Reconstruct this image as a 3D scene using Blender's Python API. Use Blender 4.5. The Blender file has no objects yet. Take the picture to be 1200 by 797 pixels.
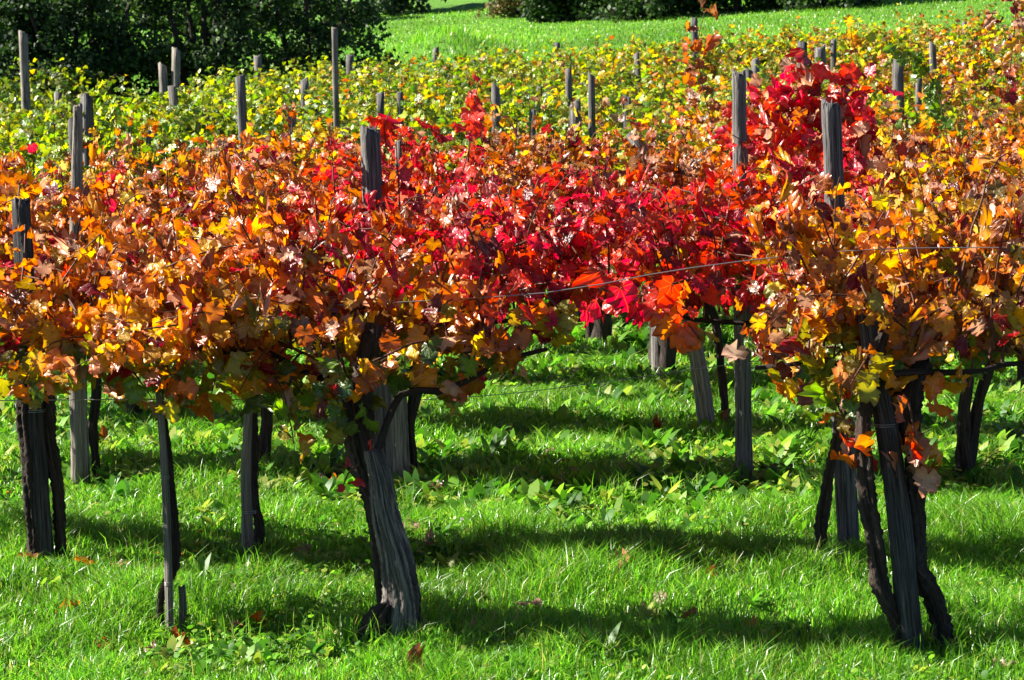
import bpy, math, random
import numpy as np

# ------------------------------------------------------------------ camera, sky, sun, exposure
sc = bpy.context.scene
FPX, CAMH, HORIZ = 3570.0, 2.35, 50.0          # focal length in photo pixels, eye height, horizon line in the photo
TH = math.atan((398.5 - HORIZ) / FPX)
cam = bpy.data.objects.new('camera', bpy.data.cameras.new('camera'))
sc.collection.objects.link(cam)
cam.location = (0, 0, CAMH)
cam.rotation_euler = (math.pi / 2 - TH, 0, 0)
cam.data.sensor_width = 36.0
cam.data.lens = FPX / 1200 * 36
cam.data.clip_end = 2000
cam.data.dof.use_dof = True
cam.data.dof.focus_distance = 13.0
cam.data.dof.aperture_fstop = 18
sc.camera = cam

SUN_EL, SUN_AZ = 35.0, -84.0                   # azimuth from +Y towards +X: out to the left, along the rows
w = bpy.data.worlds.new('World'); sc.world = w; w.use_nodes = True
wn = w.node_tree
sky = wn.nodes.new('ShaderNodeTexSky'); sky.sky_type = 'NISHITA'; sky.sun_disc = False
sky.air_density = 0.55; sky.dust_density = 0.15; sky.ozone_density = 2.0; sky.altitude = 400      # very clear, deep blue autumn sky
sky.sun_elevation = math.radians(SUN_EL); sky.sun_rotation = math.radians(SUN_AZ)
bgn = wn.nodes['Background']; bgn.inputs['Strength'].default_value = 0.05
wn.links.new(sky.outputs[0], bgn.inputs[0])
sl = bpy.data.lights.new('sun', 'SUN'); sl.energy = 5.0; sl.angle = math.radians(0.5); sl.color = (1.0, 0.94, 0.84)
sun = bpy.data.objects.new('sun', sl); sc.collection.objects.link(sun)
sun.rotation_euler = (math.radians(90 - SUN_EL), 0, math.radians(180 - SUN_AZ))
sc.view_settings.view_transform = 'Standard'
sc.view_settings.look = 'None'
sc.view_settings.exposure = 1.72
sc.view_settings.gamma = 1.0
sc.cycles.max_bounces = 5; sc.cycles.diffuse_bounces = 1; sc.cycles.transmission_bounces = 4; sc.cycles.glossy_bounces = 2
sc.cycles.sample_clamp_indirect = 6

RNG = np.random.default_rng(11)
C = sc.collection

# ------------------------------------------------------------------ photo pixel -> place
def ray(u, v):
    x = (u - 600) / FPX; y = (398.5 - v) / FPX
    c, s = math.cos(TH), math.sin(TH)
    return np.array([x, c + y * s, -s + y * c])
def at(u, v, D):
    d = ray(u, v); t = D / d[1]
    return np.array([0, 0, CAMH]) + d * t
def on_ground(u, v):
    d = ray(u, v); t = 5.0
    for _ in range(4000):
        p = np.array([0, 0, CAMH]) + d * t
        if p[2] <= ground(p[0], p[1]): break
        t += 0.02 if t < 40 else 0.15
    return p
def px_of(X, Y): return 600 + FPX * X / Y
def ppm(D): return FPX / D

def sstep(a, b, t):
    t = np.clip((t - a) / (b - a), 0, 1); return t * t * (3 - 2 * t)
def ground(x, y):
    x = np.asarray(x, float); y = np.asarray(y, float)
    s = sstep(22, 55, y)
    z = s * np.clip(0.42 + 0.08 * x, -0.3, 1.8)
    m = np.maximum(0, y - 56)
    z = z + 0.062 * m * sstep(0, 12, m) + 0.06 * np.maximum(0, y - 108)
    z = z + 0.6 * np.exp(-((x + 1.9) / 1.3) ** 2 - ((y - 84) / 4.5) ** 2)        # grassy hump
    z = z + 0.018 * np.sin(x * 2.3 + 0.7 * y) * np.sin(y * 1.7 + 0.4) + 0.012 * np.sin(x * 5.1 - y * 3.3)
    return z
def row_y(D, x): return D - 0.13 * x           # rows come a little nearer towards the right

# ------------------------------------------------------------------ materials
def newmat(name):
    m = bpy.data.materials.new(name); m.use_nodes = True
    nt = m.node_tree; nt.nodes.clear()
    return m, nt
def N(nt, t, **kw):
    n = nt.nodes.new(t)
    for k, v in kw.items(): setattr(n, k, v)
    return n
def setin(n, **kw):
    for k, v in kw.items(): n.inputs[k.replace('_', ' ')].default_value = v
def link(nt, a, b): nt.links.new(a, b)
def mth(nt, op, a, b=None, c=None, clamp=False):
    n = N(nt, 'ShaderNodeMath', operation=op); n.use_clamp = clamp
    for i, q in enumerate((a, b, c)):
        if q is None: continue
        if isinstance(q, (int, float)): n.inputs[i].default_value = q
        else: link(nt, q, n.inputs[i])
    return n.outputs[0]
def mixc(nt, f, a, b, blend='MIX'):
    n = N(nt, 'ShaderNodeMix', data_type='RGBA', blend_type=blend)
    for s, q in ((n.inputs[0], f), (n.inputs[6], a), (n.inputs[7], b)):
        if isinstance(q, (int, float)): s.default_value = q
        elif isinstance(q, tuple): s.default_value = q
        else: link(nt, q, s)
    return n.outputs[2]
def attr(nt, name, vec=False):
    n = N(nt, 'ShaderNodeAttribute'); n.attribute_name = name
    return n.outputs['Vector' if vec else 'Color']
def noise(nt, vec, scale, detail=3, rough=0.55):
    n = N(nt, 'ShaderNodeTexNoise'); setin(n, Scale=scale, Detail=detail, Roughness=rough)
    if vec is not None: link(nt, vec, n.inputs['Vector'])
    return n.outputs['Fac']
def ramp(nt, f, stops):
    n = N(nt, 'ShaderNodeValToRGB'); e = n.color_ramp.elements
    while len(e) < len(stops): e.new(0.5)
    for i, (p, c) in enumerate(stops): e[i].position = p; e[i].color = (*c, 1) if len(c) == 3 else c
    link(nt, f, n.inputs[0]); return n.outputs[0]
def out(nt, sh):
    o = N(nt, 'ShaderNodeOutputMaterial'); link(nt, sh, o.inputs[0])

def leaf_material(name, trans=0.5, rough=0.37, veins=True, spec=0.9, tsat=1.45):
    m, nt = newmat(name)
    oi = N(nt, 'ShaderNodeObjectInfo')
    base = mixc(nt, 1.0, attr(nt, 'Col'), oi.outputs['Color'], 'MULTIPLY')
    uv = attr(nt, 'luv', True)
    sp = N(nt, 'ShaderNodeSeparateXYZ'); link(nt, uv, sp.inputs[0])
    x, y, rn = sp.outputs
    r = mth(nt, 'ADD', rn, mth(nt, 'MULTIPLY', oi.outputs['Random'], 40.0))
    cb = N(nt, 'ShaderNodeCombineXYZ'); link(nt, x, cb.inputs[0]); link(nt, y, cb.inputs[1]); link(nt, r, cb.inputs[2])
    n1 = noise(nt, cb.outputs[0], 2.6, 3)
    # autumn leaves turn from the rim inwards: the rim darker and redder, the web near the ribs still yellow or green
    yy = mth(nt, 'SUBTRACT', y, 0.3)
    rad = mth(nt, 'SQRT', mth(nt, 'ADD', mth(nt, 'MULTIPLY', x, x), mth(nt, 'MULTIPLY', yy, yy)))
    rim = mth(nt, 'MULTIPLY', mth(nt, 'SUBTRACT', mth(nt, 'ADD', rad, mth(nt, 'MULTIPLY', n1, 0.9)), 0.72), 2.6, clamp=True)
    rimc = mixc(nt, 1.0, base, (0.62, 0.34, 0.35, 1), 'MULTIPLY')
    col = mixc(nt, mth(nt, 'MULTIPLY', rim, 0.75), base, rimc)
    spot = mth(nt, 'MULTIPLY', mth(nt, 'SUBTRACT', noise(nt, cb.outputs[0], 7.0, 2), 0.62), 9.0, clamp=True)
    col = mixc(nt, mth(nt, 'MULTIPLY', spot, 0.55), col, (0.10, 0.045, 0.02, 1))
    bs = N(nt, 'ShaderNodeBsdfPrincipled'); setin(bs, Roughness=rough)
    bs.inputs['Specular IOR Level'].default_value = spec
    if veins:
        ax = mth(nt, 'ABSOLUTE', x)
        a = mth(nt, 'ARCTAN2', ax, mth(nt, 'ADD', y, 0.001))
        q = mth(nt, 'FRACT', mth(nt, 'ADD', mth(nt, 'DIVIDE', a, 0.72), 0.5))
        r0 = mth(nt, 'SQRT', mth(nt, 'ADD', mth(nt, 'MULTIPLY', x, x), mth(nt, 'MULTIPLY', y, y)))
        d = mth(nt, 'MULTIPLY', mth(nt, 'MULTIPLY', mth(nt, 'ABSOLUTE', mth(nt, 'SUBTRACT', q, 0.5)), 0.72), r0)
        v = mth(nt, 'SUBTRACT', 1.0, mth(nt, 'DIVIDE', d, 0.022), clamp=True)
        web = mth(nt, 'SUBTRACT', 1.0, mth(nt, 'DIVIDE', d, 0.12), clamp=True)
        col = mixc(nt, mth(nt, 'MULTIPLY', web, 0.35), col, mixc(nt, 1.0, base, (1.15, 1.35, 1.0, 1), 'MULTIPLY'))
        col = mixc(nt, mth(nt, 'MULTIPLY', v, 0.45), col, (0.42, 0.30, 0.10, 1))
        bp = N(nt, 'ShaderNodeBump'); setin(bp, Strength=0.6, Distance=0.007)
        h = mth(nt, 'SUBTRACT', mth(nt, 'MULTIPLY', noise(nt, cb.outputs[0], 5.0, 1), 1.2), mth(nt, 'MULTIPLY', v, 0.8))
        link(nt, h, bp.inputs['Height']); link(nt, bp.outputs[0], bs.inputs['Normal'])
    link(nt, col, bs.inputs['Base Color'])
    tr = N(nt, 'ShaderNodeBsdfTranslucent')
    g = N(nt, 'ShaderNodeHueSaturation'); setin(g, Saturation=1.12, Value=tsat); link(nt, col, g.inputs['Color'])
    link(nt, g.outputs[0], tr.inputs['Color'])
    mx = N(nt, 'ShaderNodeMixShader'); mx.inputs[0].default_value = trans
    link(nt, bs.outputs[0], mx.inputs[1]); link(nt, tr.outputs[0], mx.inputs[2])
    out(nt, mx.outputs[0]); return m

def blade_material(name, trans=0.52, rough=0.33):
    m, nt = newmat(name)
    col = attr(nt, 'Col')
    bs = N(nt, 'ShaderNodeBsdfPrincipled'); setin(bs, Roughness=rough); link(nt, col, bs.inputs['Base Color'])
    tr = N(nt, 'ShaderNodeBsdfTranslucent'); link(nt, mixc(nt, 1.0, col, (1.3, 1.5, 0.75, 1), 'MULTIPLY'), tr.inputs['Color'])
    mx = N(nt, 'ShaderNodeMixShader'); mx.inputs[0].default_value = trans
    link(nt, bs.outputs[0], mx.inputs[1]); link(nt, tr.outputs[0], mx.inputs[2]); out(nt, mx.outputs[0]); return m

def wood_material(name, stops, grain=(3.0, 0.35), bump=0.9, dist=0.012, rough=0.85, lichen=None):
    m, nt = newmat(name)
    tc = attr(nt, 'tc', True)
    oi = N(nt, 'ShaderNodeObjectInfo')
    mp = N(nt, 'ShaderNodeMapping'); link(nt, tc, mp.inputs[0]); mp.inputs['Scale'].default_value = (grain[0], grain[0], grain[1])
    cb = N(nt, 'ShaderNodeCombineXYZ'); link(nt, mth(nt, 'MULTIPLY', oi.outputs['Random'], 30), cb.inputs[2])
    link(nt, cb.outputs[0], mp.inputs['Location'])
    f1 = noise(nt, mp.outputs[0], 1.6, 6, 0.7)
    f2 = noise(nt, mp.outputs[0], 5.5, 4, 0.6)
    f = mth(nt, 'ADD', mth(nt, 'MULTIPLY', f1, 0.62), mth(nt, 'MULTIPLY', f2, 0.38))
    col = ramp(nt, f, stops)
    col = mixc(nt, 1.0, col, mixc(nt, oi.outputs['Random'], (0.78, 0.78, 0.8, 1), (1.12, 1.08, 1.0, 1)), 'MULTIPLY')
    if lichen:
        n3 = noise(nt, tc, 2.2, 4)
        col = mixc(nt, mth(nt, 'MULTIPLY', mth(nt, 'SUBTRACT', n3, 0.6), 7, clamp=True), col, lichen)
    bs = N(nt, 'ShaderNodeBsdfPrincipled'); setin(bs, Roughness=rough); bs.inputs['Specular IOR Level'].default_value = 0.25
    link(nt, col, bs.inputs['Base Color'])
    bp = N(nt, 'ShaderNodeBump'); setin(bp, Strength=bump, Distance=dist); link(nt, f, bp.inputs['Height']); link(nt, bp.outputs[0], bs.inputs['Normal'])
    out(nt, bs.outputs[0]); return m

def plain(name, col, rough=0.5, metal=0.0, trans=0.0):
    m, nt = newmat(name)
    geo = N(nt, 'ShaderNodeNewGeometry')
    nz = noise(nt, geo.outputs['Position'], 60, 3)
    c = mixc(nt, nz, tuple(0.7 * q for q in col) + (1,), tuple(min(1, 1.2 * q) for q in col) + (1,))
    bs = N(nt, 'ShaderNodeBsdfPrincipled'); setin(bs, Roughness=rough, Metallic=metal); link(nt, c, bs.inputs['Base Color'])
    if trans:
        tr = N(nt, 'ShaderNodeBsdfTranslucent'); link(nt, c, tr.inputs['Color'])
        mx = N(nt, 'ShaderNodeMixShader'); mx.inputs[0].default_value = trans
        link(nt, bs.outputs[0], mx.inputs[1]); link(nt, tr.outputs[0], mx.inputs[2]); out(nt, mx.outputs[0])
    else: out(nt, bs.outputs[0])
    return m

M_LEAF = leaf_material('vine_leaf')
M_TREE = leaf_material('tree_leaf', trans=0.28, veins=False, rough=0.55, spec=0.3)
M_GRASS = blade_material('grass_blade')
M_WEED = blade_material('weed_leaf', trans=0.45, rough=0.48)
M_POST = wood_material('weathered_post', [(0.36, (0.015, 0.013, 0.013)), (0.46, (0.075, 0.071, 0.07)), (0.56, (0.18, 0.172, 0.167)), (0.70, (0.34, 0.325, 0.305))], grain=(2.0, 1.3))
M_PALE = wood_material('pale_weathered_wood', [(0.36, (0.02, 0.017, 0.015)), (0.44, (0.10, 0.09, 0.08)), (0.56, (0.25, 0.228, 0.20)), (0.72, (0.44, 0.405, 0.36))], grain=(1.9, 1.3))
M_OLD = wood_material('split_trunk_wood', [(0.38, (0.012, 0.010, 0.009)), (0.48, (0.10, 0.085, 0.075)), (0.58, (0.27, 0.245, 0.22)), (0.72, (0.50, 0.46, 0.42))], grain=(1.9, 1.6), bump=1.0, dist=.02)
M_DARK = wood_material('shade_darkened_post', [(0.36, (0.008, 0.007, 0.007)), (0.46, (0.035, 0.033, 0.033)), (0.56, (0.085, 0.08, 0.078)), (0.70, (0.20, 0.19, 0.18))], grain=(2.0, 1.5))  # darker post wood, with the shade under the canopy put into its colour
M_BARK = wood_material('vine_bark', [(0.32, (0.012, 0.009, 0.008)), (0.50, (0.05, 0.037, 0.03)), (0.64, (0.12, 0.093, 0.075)), (0.8, (0.25, 0.21, 0.18))], grain=(2.4, 3.0), bump=1.0, dist=0.02, rough=0.9)
M_CANE = wood_material('cane_bark', [(0.3, (0.04, 0.015, 0.01)), (0.55, (0.12, 0.05, 0.03)), (0.8, (0.25, 0.13, 0.08))], grain=(2, 8), bump=0.4, dist=0.002, rough=0.6)
M_TRUNK = wood_material('tree_bark', [(0.3, (0.015, 0.013, 0.012)), (0.55, (0.06, 0.05, 0.045)), (0.8, (0.14, 0.12, 0.1))], grain=(2.5, 1.5), dist=0.03)
M_WIRE = plain('galvanised_wire', (0.35, 0.34, 0.33), 0.35, 0.8)

m, nt = newmat('earth_and_turf'); M_GROUND = m
geo = N(nt, 'ShaderNodeNewGeometry')
sp = N(nt, 'ShaderNodeSeparateXYZ'); link(nt, geo.outputs['Position'], sp.inputs[0])
n1 = noise(nt, geo.outputs['Position'], 9, 5, 0.65); n2 = noise(nt, geo.outputs['Position'], 0.35, 4)
near = ramp(nt, n1, [(0.3, (0.018, 0.022, 0.008)), (0.55, (0.035, 0.06, 0.012)), (0.75, (0.06, 0.11, 0.02))])
mead = ramp(nt, mth(nt, 'ADD', mth(nt, 'MULTIPLY', n1, 0.5), mth(nt, 'MULTIPLY', n2, 0.5)), [(0.32, (0.055, 0.13, 0.015)), (0.5, (0.10, 0.24, 0.025)), (0.68, (0.17, 0.32, 0.04))])
far = mth(nt, 'DIVIDE', mth(nt, 'SUBTRACT', sp.outputs[1], 52), 6, clamp=True)     # vineyard soil ends, mown meadow begins
bs = N(nt, 'ShaderNodeBsdfPrincipled'); setin(bs, Roughness=0.8); bs.inputs['Specular IOR Level'].default_value = 0.2
link(nt, mixc(nt, far, near, mead), bs.inputs['Base Color'])
bp = N(nt, 'ShaderNodeBump'); setin(bp, Strength=1.0, Distance=0.08); link(nt, noise(nt, geo.outputs['Position'], 14, 5, 0.7), bp.inputs['Height']); link(nt, bp.outputs[0], bs.inputs['Normal'])
out(nt, bs.outputs[0])

# ------------------------------------------------------------------ mesh helpers
def mesh_tris(name, V, F, mat, cols=None, luv=None, tc=None, smooth=True):
    me = bpy.data.meshes.new(name)
    V = np.ascontiguousarray(V, np.float32); F = np.ascontiguousarray(F, np.int32)
    n, k = F.shape
    me.vertices.add(len(V)); me.vertices.foreach_set('co', V.ravel())
    me.loops.add(n * k); me.loops.foreach_set('vertex_index', F.ravel())
    me.polygons.add(n)
    me.polygons.foreach_set('loop_start', np.arange(n, dtype=np.int32) * k)
    if smooth: me.polygons.foreach_set('use_smooth', np.ones(n, bool))
    me.update(calc_edges=True)
    if cols is not None:
        a = me.attributes.new('Col', 'FLOAT_COLOR', 'POINT')
        c4 = np.ones((len(V), 4), np.float32); c4[:, :3] = cols; a.data.foreach_set('color', c4.ravel())
    if luv is not None:
        a = me.attributes.new('luv', 'FLOAT_VECTOR', 'POINT'); a.data.foreach_set('vector', np.ascontiguousarray(luv, np.float32).ravel())
    if tc is not None:
        a = me.attributes.new('tc', 'FLOAT_VECTOR', 'POINT'); a.data.foreach_set('vector', np.ascontiguousarray(tc, np.float32).ravel())
    me.materials.append(mat)
    return me
def add(name, me, parent=None, loc=(0, 0, 0), label=None, cat=None, group=None, kind=None):
    o = bpy.data.objects.new(name, me); C.objects.link(o)
    if parent is not None: o.parent = parent
    o.location = loc
    if label: o['label'] = label
    if cat: o['category'] = cat
    if group: o['group'] = group
    if kind: o['kind'] = kind
    return o
def empty(name, loc, label, cat, group=None):
    o = add(name, None, None, tuple(float(q) for q in loc), label, cat, group)
    o.empty_display_size = 0.1
    return o

def catmull(P, R, step):
    P = np.asarray(P, float); R = np.asarray(R, float)
    if len(P) == 2: P = np.array([P[0], (P[0] + P[1]) / 2, P[1]]); R = np.array([R[0], R.mean(), R[1]])
    Q = np.vstack([2 * P[0] - P[1], P, 2 * P[-1] - P[-2]])
    o, r = [], []
    for i in range(1, len(Q) - 2):
        L = np.linalg.norm(Q[i + 1] - Q[i]); n = max(2, int(L / step))
        for t in np.arange(n) / n:
            o.append(0.5 * ((2 * Q[i]) + (Q[i + 1] - Q[i - 1]) * t + (2 * Q[i - 1] - 5 * Q[i] + 4 * Q[i + 1] - Q[i + 2]) * t * t + (3 * Q[i] - Q[i - 1] - 3 * Q[i + 1] + Q[i + 2]) * t ** 3))
            r.append(R[i - 1] + (R[i] - R[i - 1]) * t)
    o.append(P[-1]); r.append(R[-1])
    return np.array(o), np.array(r)

def tube(P, R, sides=10, step=0.03, rough=0.0, twist=0.0, lobes=0.0, seed=0, cap=True, resample=True, ridge=0.0, cracks=0, crack_depth=0.15):
    """a swept limb; returns verts, quads-as-tris, tc"""
    rg = np.random.default_rng(seed)
    if resample: P, R = catmull(P, R, step)
    P = np.asarray(P, float); R = np.asarray(R, float); n = len(P)
    T = np.gradient(P, axis=0); T /= np.linalg.norm(T, axis=1)[:, None] + 1e-9
    ref = np.array([1.0, 0.13, 0.07]) if abs(T[:, 2]).mean() > 0.6 else np.array([0.05, 0.1, 1.0])
    A = ref - (T @ ref)[:, None] * T; A /= np.linalg.norm(A, axis=1)[:, None]
    B = np.cross(T, A)
    th = np.arange(sides) / sides * 2 * np.pi
    L = np.concatenate([[0], np.cumsum(np.linalg.norm(np.diff(P, axis=0), axis=1))])
    rr = np.ones((n, sides))
    ph = rg.uniform(0, 6.28, 8)
    tw = th[None, :] + twist * L[:, None]
    if lobes:
        rr += lobes * (0.5 * np.sin(2 * tw + ph[0]) + 0.4 * np.sin(3 * tw + ph[1]) + 0.35 * np.sin(5 * tw + ph[2] + 1.2 * np.sin(L[:, None] * 7 + ph[5])) + 0.25 * np.sin(9 * tw + ph[6]))
    if rough:
        rr += rough * rg.normal(0, 1, (n, sides)) * 0.55
        rr += rough * np.sin(L[:, None] * 19 + ph[3] + 2 * np.sin(tw + ph[4])) * 0.7
    if ridge:
        g0, g1, g2 = rg.normal(0, 1, (3, sides)); k1 = 0.5 + 0.5 * np.sin(L[:, None] * 5 + ph[7]); k2 = 0.5 + .5 * np.sin(L[:, None] * 9 + ph[2])
        gr = g0[None] * .7 + g1[None] * k1 * .5 + g2[None] * k2 * .4
        rr += ridge * np.where(gr < -0.9, gr * 1.6, gr * .6)
    for c_ in range(cracks):                      # drying cracks that wander along the grain and open and close
        tc_ = rg.uniform(0, 6.28) + 0.3 * np.sin(L[:, None] * rg.uniform(2, 5) + rg.uniform(0, 6)); op = np.clip(0.6 + 0.9 * np.sin(L[:, None] * rg.uniform(3, 7) + rg.uniform(0, 6)), 0.1, 1)
        dd = (th[None, :] - tc_ + np.pi) % (2 * np.pi) - np.pi
        rr -= crack_depth * op * np.exp(-(dd / (3.4 / sides)) ** 2) * rg.uniform(.5, 1.2)
    rad = R[:, None] * rr
    V = P[:, None, :] + rad[..., None] * (np.cos(th)[None, :, None] * A[:, None, :] + np.sin(th)[None, :, None] * B[:, None, :])
    tc = np.stack([np.cos(tw), np.sin(tw), np.repeat(L[:, None], sides, 1)], -1)
    V = V.reshape(-1, 3); tc = tc.reshape(-1, 3)
    i = np.arange(n - 1)[:, None] * sides; j = np.arange(sides)[None, :]; k = (j + 1) % sides
    a, b, c, d = (i + j).ravel(), (i + k).ravel(), (i + sides + k).ravel(), (i + sides + j).ravel()
    F = np.vstack([np.stack([a, b, c], 1), np.stack([a, c, d], 1)])
    if cap:
        V = np.vstack([V, P[-1] + T[-1] * R[-1] * 0.12]); tc = np.vstack([tc, [0, 0, L[-1] + .1]])
        e = (n - 1) * sides; jj = np.arange(sides)
        F = np.vstack([F, np.stack([e + jj, e + (jj + 1) % sides, np.full(sides, len(V) - 1)], 1)])
    return V, F, tc
def join(parts):
    V, F, T, o = [], [], [], 0
    for v, f, t in parts:
        V.append(v); F.append(f + o); T.append(t); o += len(v)
    return np.vstack(V), np.vstack(F), np.vstack(T)

# ------------------------------------------------------------------ terrain
xs = np.unique(np.concatenate([np.linspace(-250, -20, 20), np.linspace(-20, 20, 140), np.linspace(20, 250, 20)]))
ys = np.unique(np.concatenate([np.linspace(-30, 8, 8), np.linspace(8, 32, 150), np.linspace(32, 115, 140), np.linspace(115, 600, 30)]))
gx, gy = np.meshgrid(xs, ys); gz = ground(gx, gy)
V = np.stack([gx, gy, gz], -1).reshape(-1, 3)
nx, ny = len(xs), len(ys)
ii, jj = np.meshgrid(np.arange(nx - 1), np.arange(ny - 1)); q = (jj * nx + ii).ravel()
add('ground', mesh_tris('ground', V, np.stack([q, q + 1, q + nx + 1, q + nx], 1), M_GROUND), kind='structure')

# ------------------------------------------------------------------ grape leaves
HALF = [(0.03, 0.03), (0.12, -0.13), (0.28, -0.17), (0.40, -0.09), (0.51, 0.0), (0.53, 0.12), (0.60, 0.23), (0.56, 0.34), (0.46, 0.38), (0.47, 0.52), (0.42, 0.66), (0.29, 0.70), (0.22, 0.80), (0.10, 0.88)]
FARH = [(0.05, 0.02), (0.32, -0.14), (0.60, 0.20), (0.38, 0.40), (0.36, 0.70)]
def leaf_template(half, seed, curl):
    rg = np.random.default_rng(seed)
    R = [np.array(p) * (1 + rg.normal(0, 0.06)) for p in half]
    L = [np.array([-p[0], p[1]]) * (1 + rg.normal(0, 0.06)) for p in half][::-1]
    ol = np.array(R + [np.array([rg.normal(0, 0.03), 1.0])] + L)
    pts = np.vstack([[0, 0.05], [0, 0.34], [0.0, 0.66], ol])
    n = len(ol); F = []
    for i in range(n - 1):
        y = (ol[i, 1] + ol[i + 1, 1]) / 2
        F.append((0 if y < 0.02 else 1 if y < 0.5 else 2, 3 + i, 4 + i))
    F += [(0, 1, 3 + n - 5), (1, 0, 3 + 4)] if False else []
    # close the gaps between the three hubs on either side
    full = []
    hub = [f[0] for f in F]
    for k, f in enumerate(F):
        full.append(f)
        if k + 1 < len(F) and hub[k] != hub[k + 1]:
            full.append((hub[k], f[2], hub[k + 1]))
    x, y = pts[:, 0], pts[:, 1] - 0.34
    z = curl * (rg.uniform(0.35, 1.1) * x * x * rg.choice([-1, 1], p=[.75, .25]) - rg.uniform(0.2, 0.9) * y * np.abs(y) + rg.uniform(0.1, .5) * np.abs(x)) + rg.normal(0, 0.085 * min(curl, 1.4), len(pts))
    z[:3] -= 0.03
    V = np.stack([x, pts[:, 1], z], 1)
    if curl > 1.6:                                 # dry leaf rolled along its rib
        V[:, 0] *= 0.62; V[:, 2] *= 1.1
    return V, np.array(full), pts
NEAR_T = [leaf_template(HALF, 100 + i, c) for i, c in enumerate([0.8, 1.1, 1.3, 1.5, 2.0, 1.4, 1.2, 1.8, 2.3, 2.7])]
FAR_T = [leaf_template(FARH, 200 + i, 1.0) for i in range(4)]
LEAF_MESH = [mesh_tris('leaf', V, F, M_LEAF, cols=np.ones((len(V), 3)), luv=np.column_stack([p, np.zeros(len(p))]), smooth=i % 2 == 0) for i, (V, F, p) in enumerate(NEAR_T)]

def frames(nrm, tip):
    nrm = nrm / np.linalg.norm(nrm, axis=1)[:, None]
    tip = tip - (tip * nrm).sum(1)[:, None] * nrm; tip /= np.linalg.norm(tip, axis=1)[:, None] + 1e-9
    return np.stack([np.cross(tip, nrm), tip, nrm], 2)       # columns x, y(tip), z(normal)
def leaves_mesh(name, pos, Rm, size, col, tmpl, mat, rg):
    k = rg.integers(0, len(tmpl), len(pos)); V, F, CL, U, o = [], [], [], [], 0
    for t, (tv, tf, tp) in enumerate(tmpl):
        s = np.nonzero(k == t)[0]
        if not len(s): continue
        v = np.einsum('nij,vj->nvi', Rm[s] * size[s][:, None, None], tv) + pos[s][:, None, :]
        nv = len(tv)
        V.append(v.reshape(-1, 3)); F.append((tf[None] + (np.arange(len(s)) * nv)[:, None, None]).reshape(-1, 3) + o); o += nv * len(s)
        CL.append(np.repeat(col[s], nv, 0))
        u = np.concatenate([np.broadcast_to(tp, (len(s), nv, 2)), np.broadcast_to(rg.uniform(0, 40, (len(s), 1, 1)), (len(s), nv, 1))], 2); U.append(u.reshape(-1, 3))
    return mesh_tris(name, np.vstack(V), np.vstack(F), mat, np.vstack(CL), np.vstack(U))

# leaf colours (base colour of the leaf web)
PAL = dict(gold=(0.74, 0.36, 0.015), yellow=(0.78, 0.52, 0.03), orange=(0.70, 0.19, 0.012), rust=(0.40, 0.09, 0.018), scarlet=(0.72, 0.035, 0.012),
           crimson=(0.55, 0.012, 0.045), maroon=(0.20, 0.010, 0.018), tan=(0.55, 0.30, 0.20), brown=(0.20, 0.085, 0.04), olive=(0.30, 0.27, 0.02), pale=(0.60, 0.41, 0.33),
           green=(0.13, 0.26, 0.018), lime=(0.36, 0.44, 0.025), dark=(0.055, 0.12, 0.015))
PN = list(PAL); PA = np.array([PAL[k] for k in PN])
def mix(**kw):
    v = np.array([kw.get(k, 0.0) for k in PN]); return v / v.sum()
AMBER = mix(pale=0.050, maroon=0.042, dark=0.030, gold=0.370, orange=0.240, rust=0.088, tan=0.050, olive=0.090, yellow=0.110, brown=0.050)
AMBERUP = mix(pale=0.060, maroon=0.066, dark=0.020, orange=0.280, rust=0.163, gold=0.260, tan=0.065, crimson=0.050, scarlet=0.010, brown=0.076, olive=0.050, yellow=0.050)
GOLD = mix(pale=0.060, maroon=0.091, dark=0.020, gold=0.330, orange=0.170, tan=0.085, olive=0.130, yellow=0.100, rust=0.100, brown=0.084)
GOLDRED = mix(pale=0.060, maroon=0.099, dark=0.020, gold=0.260, orange=0.240, tan=0.075, olive=0.100, rust=0.126, crimson=0.090, brown=0.070)
RED = mix(pale=.05, maroon=.15, dark=.02, scarlet=.30, crimson=.30, orange=.12, tan=.04, gold=.05, rust=.06, olive=.02)
REDMIX = mix(pale=0.06, maroon=0.10, dark=0.02, scarlet=0.22, crimson=0.24, orange=0.20, rust=0.12, tan=0.09, gold=0.09)
RUST = mix(pale=0.060, maroon=0.066, dark=0.020, rust=0.263, orange=0.240, gold=0.200, tan=0.065, brown=0.116, yellow=0.060, olive=0.050)
RUSTY = mix(rust=.12, orange=.11, gold=.17, tan=.09, yellow=.18, lime=.20, brown=.06, green=.07)
GREEN = mix(lime=0.42, green=0.38, yellow=0.08, gold=0.03, dark=0.09)
GREENGOLD = mix(lime=.42, yellow=.14, green=.29, gold=.07, orange=.02, dark=.06)
YELLOWISH = mix(yellow=.17, lime=.34, gold=.12, green=.22, orange=.05, rust=.05, dark=.05)
UNDER = mix(olive=0.34, green=0.26, gold=0.12, orange=0.08, dark=0.20)
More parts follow.
